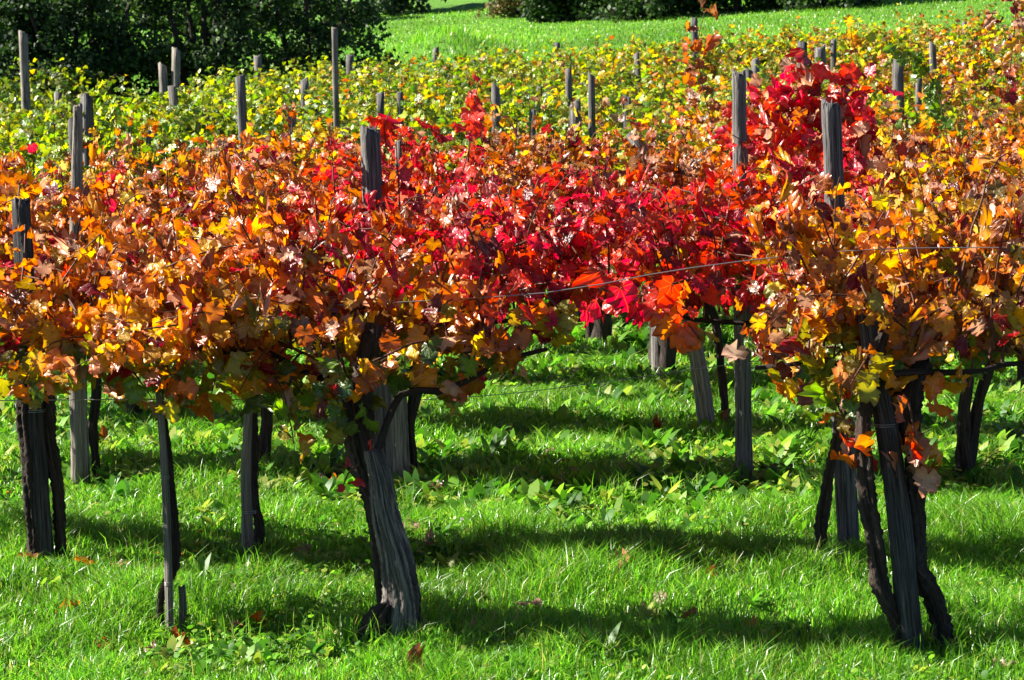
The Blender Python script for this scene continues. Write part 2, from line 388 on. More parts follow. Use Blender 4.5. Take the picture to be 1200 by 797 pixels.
def palette(row, px, h):
    """which colours a vine wears, by row, place along the row and height in the canopy (0 low .. 1 high)"""
    if row == 1:
        if px < 345: return AMBERUP if h > 0.62 else AMBER
        if px < 640: return REDMIX if h > 0.72 and px > 390 else GOLDRED if h > 0.5 else GOLD
        if px < 860: return REDMIX
        return GOLD if px > 915 else GOLDRED
    if row == 2: return AMBERUP if px < 370 else REDMIX if px < 410 else RED if px < 905 else GOLDRED if px < 1010 else GOLD
    if row == 3: return AMBERUP if px < 330 else REDMIX if px < 385 else RED if px < 770 else REDMIX if px < 850 else RED if px < 1020 else GOLD
    if row == 4: return GREENGOLD if px < 90 else RUSTY if px < 190 else AMBERUP if px < 400 else REDMIX if px < 570 else RUST if px < 860 else RED if px < 1010 else RUST
    if row == 5: return GREEN if px < 190 else RUST if px < 420 else REDMIX if px < 500 else RUST if px < 870 else REDMIX if px < 980 else RUST
    if row == 6: return GREEN if px < 250 else RUSTY if px < 450 else GREENGOLD if px < 560 else RUSTY if px < 860 else RUST
    if row == 7: return GREEN if px < 380 else GREENGOLD if px < 820 else RUSTY
    if row <= 9: return GREEN if px < 480 else GREENGOLD if px < 840 else RUSTY
    return GREEN if px < 400 else GREENGOLD if px < 700 else YELLOWISH if px < 1060 or (row > 13 and px < 1120) else RUSTY

# photo heights at which the front row's foliage ends below
LOWPX = [-300, 0, 60, 120, 180, 250, 330, 400, 470, 540, 590, 640, 870, 900, 950, 1000, 1040, 1090, 1140, 1200, 1500]
LOWPY = [440, 435, 470, 460, 480, 480, 510, 510, 495, 490, 460, 370, 400, 445, 460, 515, 510, 505, 445, 405, 400]

def foliage(row, D, x0, x1, head, zc, density, ztop, zlow, rg, half=0.34, upright=0.1, pend=0.0):
    """canes growing from the cordon and the leaves they carry"""
    canes = []; P = []; S = []
    n = max(3, int((x1 - x0) * density))
    for i in range(n):
        X = rg.uniform(x0, x1); c0 = np.array([X, row_y(D, X) + rg.normal(0, 0.05), zc + rg.normal(0, 0.05)])
        a = rg.uniform(-1.35, 1.35); d = np.array([rg.normal(0, 0.45), math.sin(a), math.cos(a) * 0.9 + 0.1]); d /= np.linalg.norm(d)
        L = rg.uniform(0.45, 0.95); st = 0.06; p = c0.copy(); pts = [p.copy()]
        g = rg.uniform(0.08, 0.24); up = rg.random() < upright
        if not up and rg.random() < pend: d = np.array([rg.normal(0, .6), rg.choice([-1, -1, 1]) * rg.uniform(.4, 1), rg.uniform(-.5, .15)]); d /= np.linalg.norm(d); g = .2; L = rg.uniform(.35, .7)
        if up: a *= .25; d = np.array([rg.normal(0, .25), math.sin(a), 1.0]); d /= np.linalg.norm(d); g = .04; L = rg.uniform(.55, .85)
        for k in range(int(L / st)):
            d = d + np.array([rg.normal(0, .08), rg.normal(0, .08), -g * 0.55 + rg.normal(0, .06)])
            if p[2] > ztop - 0.05 and not up: d[2] -= 0.45
            off = p[1] - row_y(D, p[0])
            if abs(off) > half: d[1] -= np.sign(off) * 0.35
            d /= np.linalg.norm(d); p = p + d * st
            if p[2] < zlow(p[0]) : break
            pts.append(p.copy())
            if k > 0:
                for s in ((1, -1) if rg.random() < 0.55 else ((-1) ** k,)):
                    o = np.cross(d, [0, 0, 1.0]); o = o / (np.linalg.norm(o) + 1e-6) * s
                    q = p + o * rg.uniform(0.02, 0.07) + np.array([rg.normal(0, .02), rg.normal(0, .02), rg.uniform(-0.05, 0.03)])
                    P.append(q); S.append(rg.uniform(0.75, 1.15) * (1.0 - 0.35 * k * st / max(L, .3)))
        if len(pts) > 2: canes.append(np.array(pts))
    P = np.array(P); S = np.array(S)
    cen = np.stack([P[:, 0], row_y(D, P[:, 0]), np.full(len(P), zc + 0.10)], 1)
    o = P - cen; o[:, 2] *= 0.9; o /= np.linalg.norm(o, axis=1)[:, None] + 1e-6
    nrm = o * 0.9 + np.array([0, 0, 0.45]) + rg.normal(0, 0.62, P.shape)
    hor = o.copy(); hor[:, 2] = 0
    tip = hor * 0.7 + np.array([0, 0, -0.75]) + rg.normal(0, 0.45, P.shape)
    return canes, P, frames(nrm, tip), S * (0.091 if row == 1 else 0.085 if row < 7 else 0.094)

from mathutils import Matrix
TOPZ = {}
def leaf_colours(row, D, P, zlo, zhi, rg):
    h = np.clip((P[:, 2] - zlo) / (zhi - zlo), 0, 1); col = np.zeros((len(P), 3))
    # neighbouring leaves on a cane turn together: a slow field shifts the choice
    f = 0.5 + 0.5 * np.sin(P[:, 0] * 7.1 + 3.3 * row + 2 * np.sin(P[:, 2] * 9)) * np.sin(P[:, 2] * 11 + P[:, 1] * 8 + row)
    own = rg.normal(0, 190) if row >= 7 else 0; vine_tone = rg.uniform(.75, 1.15) if row >= 7 else 1.0  # each far vine has its own random palette shift and leaf brightness
    for i in range(len(P)):
        px = px_of(P[i, 0], P[i, 1]) + rg.normal(0, 22) + own
        w_ = palette(row, px, h[i])
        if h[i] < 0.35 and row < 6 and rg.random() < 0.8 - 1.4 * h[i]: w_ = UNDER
        u = np.clip(0.72 * rg.random() + 0.28 * f[i], 0, 0.9999)
        k = np.searchsorted(np.cumsum(w_), u)
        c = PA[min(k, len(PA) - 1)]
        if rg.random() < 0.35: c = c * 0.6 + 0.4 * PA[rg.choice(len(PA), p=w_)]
        col[i] = c * vine_tone * min(1.35, 0.95 * math.exp(rg.normal(0, 0.3)))
    return np.clip(col, 0.004, 0.85)

VINES = []
def build_vine(row, D, px, x0, x1, label, group=None, trunks=None, singles=0, lod=0, density=30, ztop=1.66, zlow=None, single_canes=False, name='grape_vine', half=0.34, seed=0, zc_off=1.14, pale=False):
    rg = np.random.default_rng(1000 * row + seed)
    X = (px - 600) / FPX * D; Y = row_y(D, X)
    if trunks:
        b = trunks[0][0]; X, Y = b[0], b[1]
    gz = float(ground(X, Y))
    base = np.array([X, Y, gz])
    root = empty(name, base, label, 'vine', group)
    zc = gz + zc_off
    zl = zlow or (lambda x, g=gz, r=rg: g + 0.98 + r.normal(0, 0.06))
    head = None
    if trunks is None:
        k = rg.integers(3, 5); t = np.linspace(0, 1, k + 1)
        pts = np.stack([X + np.cumsum(rg.normal(0, 0.03, k + 1)) * (t > 0), Y + np.cumsum(rg.normal(0, 0.03, k + 1)) * (t > 0), gz - 0.06 + t * 1.2], 1)
        trunks = [[np.append(p, r) for p, r in zip(pts, np.linspace(0.038, 0.022, k + 1) * rg.uniform(.8, 1.2))]]
    for i, tr in enumerate(trunks):
        tr = np.array(tr); 
        v, f, tc = tube(tr[:, :3], tr[:, 3], sides=(44 if pale and i == 0 else 24) if row <= 4 else 7, step=0.013 if row <= 2 else 0.05, cracks=(13 if pale and i == 0 else 7) if row <= 4 else 0, crack_depth=.26, rough=0.2 if i or not pale else 0.07, twist=2.5 if i or not pale else .8, lobes=0.27, seed=row * 77 + seed * 7 + i, ridge=(.17 if i or not pale else .06) if row < 5 else 0)
        add('trunk', mesh_tris('trunk', v - base, f, M_OLD if pale and i == 0 else M_BARK, tc=tc, smooth=row > 4), root)
    h = np.array(trunks[0][-1][:3])
    zh = min(max(h[2], gz + 1.0), gz + 1.25)
    for xe in (x0, x1):
        if abs(xe - X) < 0.25: continue
        k = 5; t = np.linspace(0, 1, k + 1)[:, None]
        e = np.array([xe, row_y(D, xe), zc + rg.normal(0, .04)])
        pts = np.array([h[0], h[1], min(h[2], zc) - 0.05])[None] * (1 - t) + e[None] * t
        pts[1:] += rg.normal(0, 0.025, (k, 3)); pts[1:, 2] = pts[1:, 2] * 0.5 + 0.5 * zc
        v, f, tc = tube(pts, np.linspace(0.015, 0.008, k + 1), sides=8 if row < 4 else 5, step=0.06, rough=0.14, lobes=.15, seed=seed)
        add('cordon', mesh_tris('cordon', v - base, f, M_BARK, tc=tc), root)
    canes, P, Rm, S = foliage(row, D, x0, x1, h, zc, density, gz + ztop - 0.0, zl, rg, half, 0.05 if row < 4 else 0.1 if row < 7 else 0.16 if row < 15 else 0.28, 0.3 if row == 1 else 0.12)
    TOPZ[(row, round(px))] = P[:, 2].max()
    cps = []
    for cp in canes:
        r = np.linspace(0.006, 0.0026, len(cp)) * rg.uniform(.8, 1.2)
        cps.append(tube(cp, r, sides=5 if row <= 3 else 3, resample=False, cap=False))
    if single_canes:
        for v, f, tc in cps: add('cane', mesh_tris('cane', v - base, f, M_CANE, tc=tc), root)
    elif cps:
        v, f, tc = join(cps); add('cane', mesh_tris('cane', v - base, f, M_CANE, tc=tc), root, kind='stuff')
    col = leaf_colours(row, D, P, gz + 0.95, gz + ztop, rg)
    pick = np.zeros(len(P), bool)
    if singles:
        ppx = px_of(P[:, 0], P[:, 1]); vis = (ppx > -25) & (ppx < 1225)
        score = -(P[:, 1] - row_y(D, P[:, 0])) + 0.9 * (P[:, 2] - zc) * (1 if row > 1 else 0.4) + np.where(vis, 0, -9)
        o = np.argsort(-score)[:singles]; o = o[vis[o]]; pick[o] = True
        for i in o:
            ob = bpy.data.objects.new('leaf', LEAF_MESH[rg.integers(0, len(LEAF_MESH))]); C.objects.link(ob); ob.parent = root
            mtx = Matrix(((Rm[i] * S[i]).tolist())).to_4x4(); mtx.translation = (P[i] - base).tolist()
            ob.matrix_basis = mtx; ob.color = (*col[i].tolist(), 1)
    rest = ~pick
    if rest.any():
        add('foliage', leaves_mesh('foliage', P[rest] - base, Rm[rest], S[rest] * (1.08 if lod else 1), col[rest], FAR_T if lod else NEAR_T, M_LEAF, rg), root, kind='stuff')
    VINES.append((root, X, Y))
    return root

def px_path(D, pts, off=0.0, sink=True):
    """photo points (u, v, width in px) on a limb standing at distance D -> x, y, z, radius"""
    o = []
    for i, (u, v, wd) in enumerate(pts):
        p = at(u, v, D + off); r = wd / 2 / ppm(D)
        if i == 0: p[2] = min(p[2], float(ground(p[0], p[1])) + 0.0) - (0.08 if sink else 0)
        o.append(np.array([*p, r]))
    return o
def D_of(u, v): return on_ground(u, v)[1]

def low_front(D):
    rg = np.random.default_rng(5)
    return lambda x: float(at(600, np.interp(px_of(x, D), LOWPX, LOWPY), D)[2]) + abs(rg.normal(0.0, 0.11)) - .03

def mid(pxs, D, i, lo, hi):
    X = [(p - 600) / FPX * D for p in pxs]
    a = (X[i - 1] + X[i]) / 2 if i > 0 else X[i] - 0.7
    b = (X[i] + X[i + 1]) / 2 if i + 1 < len(X) else X[i] + 0.7
    return a - 0.06, b + 0.06

# ------------------------------------------------------------------ front row vines
def xr(u, D): return (u - 600) / FPX * D
D1 = 11.9
dA = D_of(192, 744)
build_vine(1, D1, 192, xr(62, 12.1), xr(335, 12.1), 'young vine with thin trunk wired to a slim stake, orange and gold leaves',
    trunks=[px_path(dA, [(189, 744, 8), (189, 700, 8), (203, 660, 13), (204, 610, 10), (199, 560, 8), (193, 500, 8), (186, 440, 9), (190, 380, 8)], 0.015)],
    singles=300, single_canes=True, density=62, zlow=low_front(12.1), seed=1, half=.3)
dB = D_of(468, 752)
build_vine(1, D1, 425, xr(308, D1), xr(628, D1), 'old vine on a thick split grey trunk, gold leaves below and red above',
    trunks=[px_path(dB, [(464, 754, 52), (469, 730, 43), (471, 700, 39), (463, 650, 33), (451, 600, 27), (446, 562, 25), (438, 527, 20)], -0.04),
            px_path(dB, [(452, 690, 14), (440, 610, 16), (428, 560, 19), (420, 520, 27), (420, 470, 28), (428, 430, 24), (440, 380, 18)], 0.06),
            px_path(dB, [(444, 757, 34), (441, 744, 31), (442, 730, 30), (447, 719, 22), (455, 708, 9)], -0.09)],
    singles=300, single_canes=True, density=64, zlow=low_front(D1), seed=2, pale=True, half=.3)
dC = D_of(1080, 768)
build_vine(1, D1, 1045, xr(878, 11.65), xr(1212, 11.65), 'vine with two bent dark trunks clasping a thick leaning post, gold leaves',
    trunks=[px_path(dC, [(1066, 776, 15), (1052, 735, 17), (1034, 690, 18), (1022, 620, 19), (1015, 560, 18), (1012, 500, 16), (1022, 440, 15), (1035, 390, 13)], -0.05),
            px_path(dC, [(1108, 756, 23), (1098, 710, 24), (1084, 678, 27), (1074, 660, 25), (1075, 600, 20), (1071, 540, 21), (1066, 470, 26), (1082, 430, 20), (1110, 400, 16)], 0.02)],
    singles=300, single_canes=True, density=64, zlow=low_front(11.65), ztop=1.84, half=0.34, seed=3)
build_vine(1, D1, -70, xr(-190, 12.3), xr(75, 12.3), 'vine at the front row end beside the stake-tied young vine, amber leaves', singles=120, density=46, zlow=low_front(12.3), seed=4, half=.3)
build_vine(1, D1, 1330, xr(1195, 11.5), xr(1420, 11.5), 'vine next past the leaning post in the front row, gold leaves', singles=120, density=46, zlow=low_front(11.5), seed=5, ztop=1.76)

# ------------------------------------------------------------------ rows 2 to 6: trunk positions read from the photo
D2, D3, D4, D5, D6 = 13.75, 16.25, 18.3, 20.8, 23.0
rows = {
 2: (D2, [(-190, None), (52, 'twin'), (297, 'slim'), (448, 'post'), (975, 'bent'), (1300, None)]),
 3: (D3, [(-110, None), (110, 'side'), (300, None), (482, 'side'), (990, None), (1137, 'fork'), (1340, None)]),
 4: (D4, [(-80, None), (150, None), (462, None), (846, 'thin'), (1050, None), (1250, None)]),
 5: (D5, [(20, None), (240, None), (470, None), (783, 'stout'), (1010, None), (1186, None)]),
 6: (D6, [(60, None), (250, None), (480, None), (706, 'stout'), (930, None), (1160, None)]),
}
LBL = {
 (2, 0): 'vine beyond the row end, orange and rust leaves in the second row',
 (2, 1): 'vine with two black trunks either side of a thick dark post, orange leaves',
 (2, 2): 'vine on a slim dark trunk hugging a thin grey stake, rust and orange leaves',
 (2, 3): 'scarlet-leaved vine behind the thick split grey trunk',
 (2, 4): 'scarlet vine with slim bent trunk left of a stout dark post',
 (2, 5): 'gold vine at the far end of the second row past the leaning post',
 (3, 0): 'rust-leaved vine beyond the row end in the third row',
 (3, 1): 'vine with thin black trunk right of a pale barked post, amber leaves',
 (3, 2): 'amber vine in the third row hidden behind the slim stake',
 (3, 3): 'crimson vine with black trunk right of a pale wide post',
 (3, 4): 'tall crimson vine climbing over the posts, red leaves rising highest of all',
 (3, 5): 'vine forking low into two dark stems, gold leaves, standing free in grass',
 (3, 6): 'gold vine at the third row end beyond the forked vine',
 (4, 3): 'vine with thin wavy trunk beside a pale leaning post, rust leaves',
 (5, 3): 'vine with stout black double trunk in sunny grass, rust and gold leaves',
 (6, 3): 'vine with thick black trunk deep under the canopy gap, rust leaves',
}
for r, (D, lst) in rows.items():
    pxs = [p for p, _ in lst]
    for i, (px, kind) in enumerate(lst):
        x0, x1 = mid(pxs, D, i, 0, 0); tr = None
        by = 50 + ppm(D) * 2.35
        if kind == 'twin':
            d = D_of(45, 662)
            tr = [px_path(d, [(42, 662, 13), (36, 600, 13), (31, 540, 13), (27, 480, 13), (34, 420, 14), (52, 370, 10)], -0.03),
                  px_path(d, [(72, 655, 12), (70, 600, 13), (62, 540, 16), (56, 490, 18), (55, 430, 14), (60, 370, 10)], 0.03)]
        elif kind == 'slim':
            d = D_of(298, 656)
            tr = [px_path(d, [(306, 655, 12), (305, 620, 13), (299, 590, 10), (297, 540, 10), (296, 480, 10), (300, 420, 9), (306, 370, 8)], 0.03)]
        elif kind == 'post':
            d = D_of(447, 648); tr = [px_path(d, [(452, 648, 16), (440, 600, 17), (430, 540, 17), (440, 470, 16), (450, 400, 12)], 0.08)]
        elif kind == 'bent':
            d = D_of(970, 664); tr = [px_path(d, [(966, 668, 14), (963, 625, 15), (966, 590, 16), (974, 550, 12), (981, 515, 12), (987, 470, 11), (985, 400, 9)])]
        elif kind == 'side':
            x = px; d = D_of(x, 566); tr = [px_path(d, [(x + 3, 568, 12), (x + 2, 530, 10), (x - 2, 500, 12), (x + 4, 460, 13), (x + 2, 420, 10), (x, 380, 8)])]
        elif kind == 'fork':
            d = D_of(1133, 566)
            tr = [px_path(d, [(1133, 567, 18), (1130, 530, 16), (1128, 490, 13), (1134, 450, 11), (1136, 400, 11), (1133, 370, 9)]),
                  px_path(d, [(1134, 545, 12), (1141, 510, 11), (1146, 480, 11), (1156, 440, 11), (1175, 410, 9), (1190, 385, 8)], 0.03, False)]
        elif kind == 'thin':
            d = D_of(846, 500); tr = [px_path(d, [(850, 500, 16), (850, 480, 11), (846, 440, 8), (842, 400, 9), (836, 370, 9), (828, 350, 8)])]
        elif kind == 'stout':
            d = D_of(px, by - 12); tr = [px_path(d, [(px - 2, by - 10, 26), (px, by - 35, 20), (px - 4, by - 60, 18), (px - 2, by - 95, 14), (px, by - 120, 10)]),
                                     px_path(d, [(px - 14, by - 14, 12), (px - 16, by - 45, 12), (px - 20, by - 90, 9)], 0.1)]
        sing = {2: 300, 3: 240, 4: 170, 5: 120, 6: 100}[r]
        lab = LBL.get((r, i)); grp = None
        if lab is None:
            lab = 'rust and orange leaved vine in the dense middle rows'; grp = 'rusty middle-row vines'
        zt = 1.66
        if (r, i) == (3, 4): zt = 1.80
        wid = x1 - x0
        zl = None
        if r == 2: zl = (lambda x, g=np.random.default_rng(9): (1.16 if 560 < px_of(x, D2) < 900 else 0.99) + g.normal(0, .06))
        if r == 3: zl = (lambda x, g=np.random.default_rng(9): (1.10 if 560 < px_of(x, D3) < 860 else 0.99) + g.normal(0, .06))
        build_vine(r, D, px, x0, x1, lab, grp, trunks=tr, singles=sing, density=62 if r < 4 else 50, ztop=zt, zlow=zl, single_canes=r == 2, lod=0 if r < 5 else 1, seed=i + 1, half=0.27)

# the crimson vine's tallest canes, over the posts
# ------------------------------------------------------------------ far rows
FARLAB = [(400, 'leafy green and lime vine among the far rows', 'green far vines'), (760, 'yellow-green vine among the far rows below the meadow', 'yellow-green far vines'), (9999, 'yellow and rust vine on the rising ground of the far rows', 'yellow and rust far vines')]
r = 7; D = 25.2; far_n = 0
rgf = np.random.default_rng(77)
while D < 55:
    hw = D * 0.168 + 0.9
    X = -hw + rgf.uniform(0, 1)
    step = 1.25 if D < 38 else 1.5
    while X < hw:
        px = px_of(X, row_y(D, X))
        if not (px < 235 and D > 38) and not (px < 150 and D > 34):
            lab = next(l for l in FARLAB if px < l[0])
            build_vine(r, D, px_of(X, D), X - step / 2 - .1, X + step / 2 + .1, lab[1], lab[2], singles=0, lod=1, density=(44 if D < 38 else 33) * rgf.uniform(.65, 1.15), ztop=1.60 + rgf.normal(0, .2), half=0.30, seed=far_n, name='grape_vine')
            far_n += 1
        X += step + rgf.normal(0, 0.08)
    D += 2.3; r += 1
for X in (-8.4, -7.4, -6.5):
    build_vine(30, 43, px_of(X, 43), X - .7, X + .55, 'lone green vine in the short row against the dark trees', 'short row of green vines by the trees', lod=1, density=26, ztop=2.0, seed=int(-X * 10), half=.35, zc_off=1.5, zlow=lambda x: 1.25)

# ------------------------------------------------------------------ posts
def post(top, base, w_top, w_base, label, group=None, mat=None, sides=10, name='vineyard_post', lobes=0.13, bend=None, step=0.08):
    top = np.asarray(top, float); base = np.asarray(base, float); b = base.copy(); b[2] = float(ground(b[0], b[1]))
    sd = int(abs(top[0] * 977 + top[1] * 131)) % 9999
    rg = np.random.default_rng(sd)
    m_ = (b + top) / 2 + rg.normal(0, 0.008, 3) if bend is None else bend
    v, f, tc = tube([b - (0, 0, 0.1), m_, top], [w_base / 2, (w_base + w_top) / 4 * 1.02, w_top / 2], sides=sides, step=step, rough=0.03, lobes=lobes, seed=sd, twist=0.15, ridge=.04, cracks=9 if sides > 12 else 3, crack_depth=.17)
    # a weathered, unevenly split top
    n = len(v) - 1
    ring = np.arange(n - sides, n)
    v[ring, 2] += rg.normal(0, w_top * 0.16, sides) + (v[ring, 0] - top[0]) * rg.normal(0, .35)
    o = add(name, mesh_tris(name, v - b, f, mat or M_POST, tc=tc, smooth=False), None, b, label, 'post', group)
    return o
def tie(o, b, z, R, D):
    """wire wound round a post"""
    pass
def wrap(parent, centre, r, nturn=2, name='wire_tie'):
    t = np.linspace(0, nturn * 2 * np.pi, nturn * 14)
    P = np.stack([np.cos(t) * r, np.sin(t) * r, np.linspace(-0.008, 0.008, len(t))], 1) + centre
    v, f, tc = tube(P, np.full(len(P), 0.0018), sides=4, resample=False, cap=False)
    return add(name, mesh_tris(name, v - np.array(parent.location), f, M_WIRE, tc=tc), parent)

def near_post(uv_top, uv_base, wt, wb, label, mat=None, ties=(), off=0.0, D=None, mid_uv=None, group=None, lobes=0.13, back=0.0):
    d = (D or D_of(*uv_base)) + off
    t = at(*uv_top, d + back); b = at(*uv_base, d)
    bend = at(*mid_uv, d + back * .45) if mid_uv else None
    o = post(t, b, wt / ppm(d), wb / ppm(d), label, group, mat, sides=40, step=0.03, bend=bend, lobes=lobes)
    for v in ties:
        k = (uv_base[1] - v) / (uv_base[1] - uv_top[1]); c = b + (t - b) * k; c[1] = d
        if bend is not None:
            vm = mid_uv[1]
            c = b + (bend - b) * (uv_base[1] - v) / (uv_base[1] - vm) if v > vm else bend + (t - bend) * (vm - v) / (vm - uv_top[1])
        wrap(o, c, (wb + (wt - wb) * k) / 2 / ppm(d) * 1.16)
    return o
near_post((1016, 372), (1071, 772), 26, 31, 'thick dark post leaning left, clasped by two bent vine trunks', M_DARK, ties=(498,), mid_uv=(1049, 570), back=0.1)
near_post((186, 452), (200, 746), 8, 10, 'slim grey stake tied to the young vine', M_PALE, ties=(560, 684), mid_uv=(194, 570), off=-0.02)
o = near_post((213, 688), (212, 744), 8, 10, 'short rotted stake stub beside the slim stake')
near_post((434, 153), (449, 650), 23, 24, 'grey flat-topped post rising out of scarlet leaves behind split trunk')
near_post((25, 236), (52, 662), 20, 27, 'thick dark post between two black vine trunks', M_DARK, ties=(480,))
near_post((292, 470), (293, 660), 9, 14, 'thin grey stake against a slim dark vine trunk', M_PALE, ties=(600,))
near_post((974, 124), (997, 660), 21, 25, 'tall grey post with crimson leaves round its top, slim bent trunk at its foot')
near_post((91, 124), (94, 570), 10, 22, 'pale barked post left of a thin black trunk, its slim top above amber leaves', M_PALE)
near_post((464, 420), (470, 568), 20, 26, 'pale wide post standing behind the split trunk', M_PALE)
near_post((866, 87), (873, 565), 15, 20, 'tall straight dark post rising above crimson leaves', ties=(425,))
near_post((800, 340), (832, 512), 15, 24, 'pale post leaning left beside a wavy thin trunk', M_PALE, ties=(430,))
near_post((771, 350), (772, 440), 15, 18, 'dark post against a stout double trunk')

ROWD = [13.75, 16.25, 18.3, 20.8, 23.0] + [25.2 + 2.3 * k for k in range(13)]
FARP = [  # photo x, y of the top; y where leaves hide it; width px; lean px over the visible length
 (27, 38, 95, 10, 2), (190, 76, 112, 11, 5), (206, 57, 112, 10, 1), (202, 101, 137, 12, 14), (68, 106, 130, 10, 4), (102, 113, 172, 15, 3), (83, 139, 216, 9, 0), (91, 124, 216, 10, 1),
 (281, 89, 155, 11, 7), (342, 133, 163, 10, 0), (302, 66, 86, 10, 2), (357, 93, 115, 10, 0), (392, 33, 128, 7, 2), (174, 153, 172, 7, 0), (446, 109, 137, 9, -2), (469, 108, 137, 8, 1),
 (410, 66, 78, 10, 0), (511, 56, 76, 7, -2), (581, 101, 153, 10, 2), (624, 129, 152, 8, 0), (674, 119, 156, 14, 2), (666, 81, 108, 8, 1), (632, 103, 114, 7, 0), (693, 88, 141, 9, 2),
 (746, 63, 92, 7, 5), (735, 114, 139, 10, 1), (738, 156, 188, 13, 18), (813, 22, 66, 8, 4), (885, 70, 96, 10, 6), (877, 82, 104, 11, 4), (940, 51, 77, 13, 0), (961, 57, 87, 12, 2),
 (1052, 70, 126, 13, 4), (1077, 84, 118, 8, 2), (1130, 26, 38, 6, 2), (1093, 51, 64, 9, 3), (977, 47, 60, 7, 0), (653, 50, 64, 7, 0), (560, 112, 130, 8, 1), (467, 165, 190, 9, 1)]
PL = {1: 'pale short post tilted right against the dark trees', 2: 'tall pale post against the dark trees beside a shorter tilted one', 3: 'leaning post end standing in front of the two pale posts',
      12: 'very tall thin pole standing highest over green vines', 0: 'tall pale post in the short vine row before dark trees', 5: 'broad dark post with flat top beside two slimmer posts',
      8: 'slender post leaning right out of orange leaves', 26: 'grey post tilted steeply sideways out of rust leaves', 20: 'squat wide post among green and orange leaves', 27: 'slim post wrapped by a climbing rust cane', 18: 'straight grey post beside a lone scarlet shoot'}
for i, (u, v, vb, wd, ln) in enumerate(FARP):
    # it stands in the row whose leaf tops hide its foot
    def leaf_line(q): X = (u - 600) / FPX * q; return HORIZ + ppm(q) * (CAMH - 1.64 - float(ground(X, q)))
    best = None
    if i == 7: continue
    for q in ROWD:
        if 590 < u < 880 and q < 25: continue
        q = row_y(q, (u - 600) / FPX * q); H_ = at(u, v, q)[2] - float(ground((u - 600) / FPX * q, q))
        cost = abs(leaf_line(q) - vb) / 10 + max(0, H_ - 2.5) * 6 + max(0, 1.75 - H_) * 6
        if best is None or cost < best[0]: best = (cost, q)
    d = best[1] - 0.05; t = at(u, v, d)
    Lv = (vb - v) / ppm(d); H = t[2] - float(ground(t[0], d)); dx = ln / ppm(d) * min(H / max(Lv, .05), 2.2)
    if abs(ln) > 10: dx = ln / ppm(d) * 1.6
    b = np.array([t[0] + dx, d, 0])
    if i == 26: d = row_y(20.8, xr(745, 20.8)); t = at(u, v, d); b = np.array([xr(960, d), d, 0])
    if i == 6: d = row_y(18.3, xr(95, 18.3)); t = at(u, v, d); b = np.array([xr(95, d), d, 0])
    lab = PL.get(i); grp = None
    if lab is None:
        if u < 480: lab, grp = 'grey weathered post end poking above green leaves', 'posts among green vines'
        elif u < 800: lab, grp = 'grey weathered post end above yellow-green leaves', 'posts among yellow-green vines'
        else: lab, grp = 'dark weathered post end above yellow and rust leaves', 'posts among rust vines'
    post(t, b, wd / ppm(d), wd * 1.15 / ppm(d), lab, grp, M_PALE if i in (0, 1, 2, 3, 12) else M_POST, sides=9, step=0.15)

# ------------------------------------------------------------------ trellis wires
def wire(D, pts, label, off=-0.05):
    P = [at(u, v, d) for u, v, d in pts]
    v, f, tc = tube(P, np.full(len(P), 0.0022), sides=4, step=0.15, cap=False)
    b = P[0]
    add('trellis_wire', mesh_tris('trellis_wire', v - b, f, M_WIRE, tc=tc), None, tuple(b), label, 'wire')
wire(1, [(-60, 372, 12.25), (200, 365, 12.1), (430, 356, 11.9), (640, 343, 11.75), (760, 322, 11.7), (870, 306, 11.65), (1030, 292, 11.6), (1260, 290, 11.45)], 'bare trellis wire strung taut across the scarlet leaves in front row')
wire(1, [(-60, 470, 12.3), (200, 468, 12.1), (420, 470, 11.9), (560, 466, 12.1), (720, 448, 12.3), (873, 425, 16.2), (1030, 398, 11.65), (1260, 380, 11.5)][0:3], 'lower trellis wire from the slim stake to the split trunk')
wire(3, [(470, 470, 16.3), (590, 462, 16.25), (720, 446, 16.2), (873, 425, 16.15), (1010, 410, 16.1), (1200, 395, 16.0)], 'lower wire crossing the sunny gap to the straight dark post')
wire(4, [(600, 330, 18.4), (810, 322, 18.2), (1000, 318, 18.1), (1250, 310, 18.0)], 'trellis wire behind, passing the pale leaning post')

# ------------------------------------------------------------------ special shoots
def shoot(path, D, cols, label, size=0.13, n=10, seed=0, spread=0.05, group=None):
    rg = np.random.default_rng(seed + 4000)
    P = [at(u, v, D) for u, v in path]; b = P[0].copy()
    size *= .8; root = min(VINES, key=lambda q: abs(q[1] - b[0]) + 3 * abs(q[2] - b[1]))[0]; b = np.array(root.location)
    pts, rr = catmull(P, np.linspace(0.005, 0.0025, len(P)), 0.05)
    v, f, tc = tube(pts, rr, sides=5, resample=False)
    root = add('cane', mesh_tris('cane', v - b, f, M_CANE, tc=tc), root, label=label)
    for i in range(n):
        p = pts[int((i + 0.5) / n * (len(pts) - 1))] + rg.normal(0, spread, 3)
        nrm = np.array([[rg.normal(0, .6), -0.6 + rg.normal(0, .5), 0.4 + rg.normal(0, .4)]]); tip = np.array([[rg.normal(0, .7), rg.normal(0, .5), -0.6]])
        R = frames(nrm, tip)[0] * size * rg.uniform(.7, 1.15)
        ob = bpy.data.objects.new('leaf', LEAF_MESH[rg.integers(0, 10)]); C.objects.link(ob); ob.parent = root
        mt = Matrix(R.tolist()).to_4x4(); mt.translation = (p - b).tolist(); ob.matrix_basis = mt
        c = np.array(PAL[cols[rg.integers(0, len(cols))]]) * rg.uniform(.8, 1.15); ob.color = (*c.tolist(), 1)
shoot([(548, 190), (552, 150), (556, 120), (563, 88)], 17.0, ['scarlet', 'scarlet', 'crimson'], 'lone scarlet shoot standing up above the yellow-green vines', n=8, seed=1, size=0.14, spread=0.025)
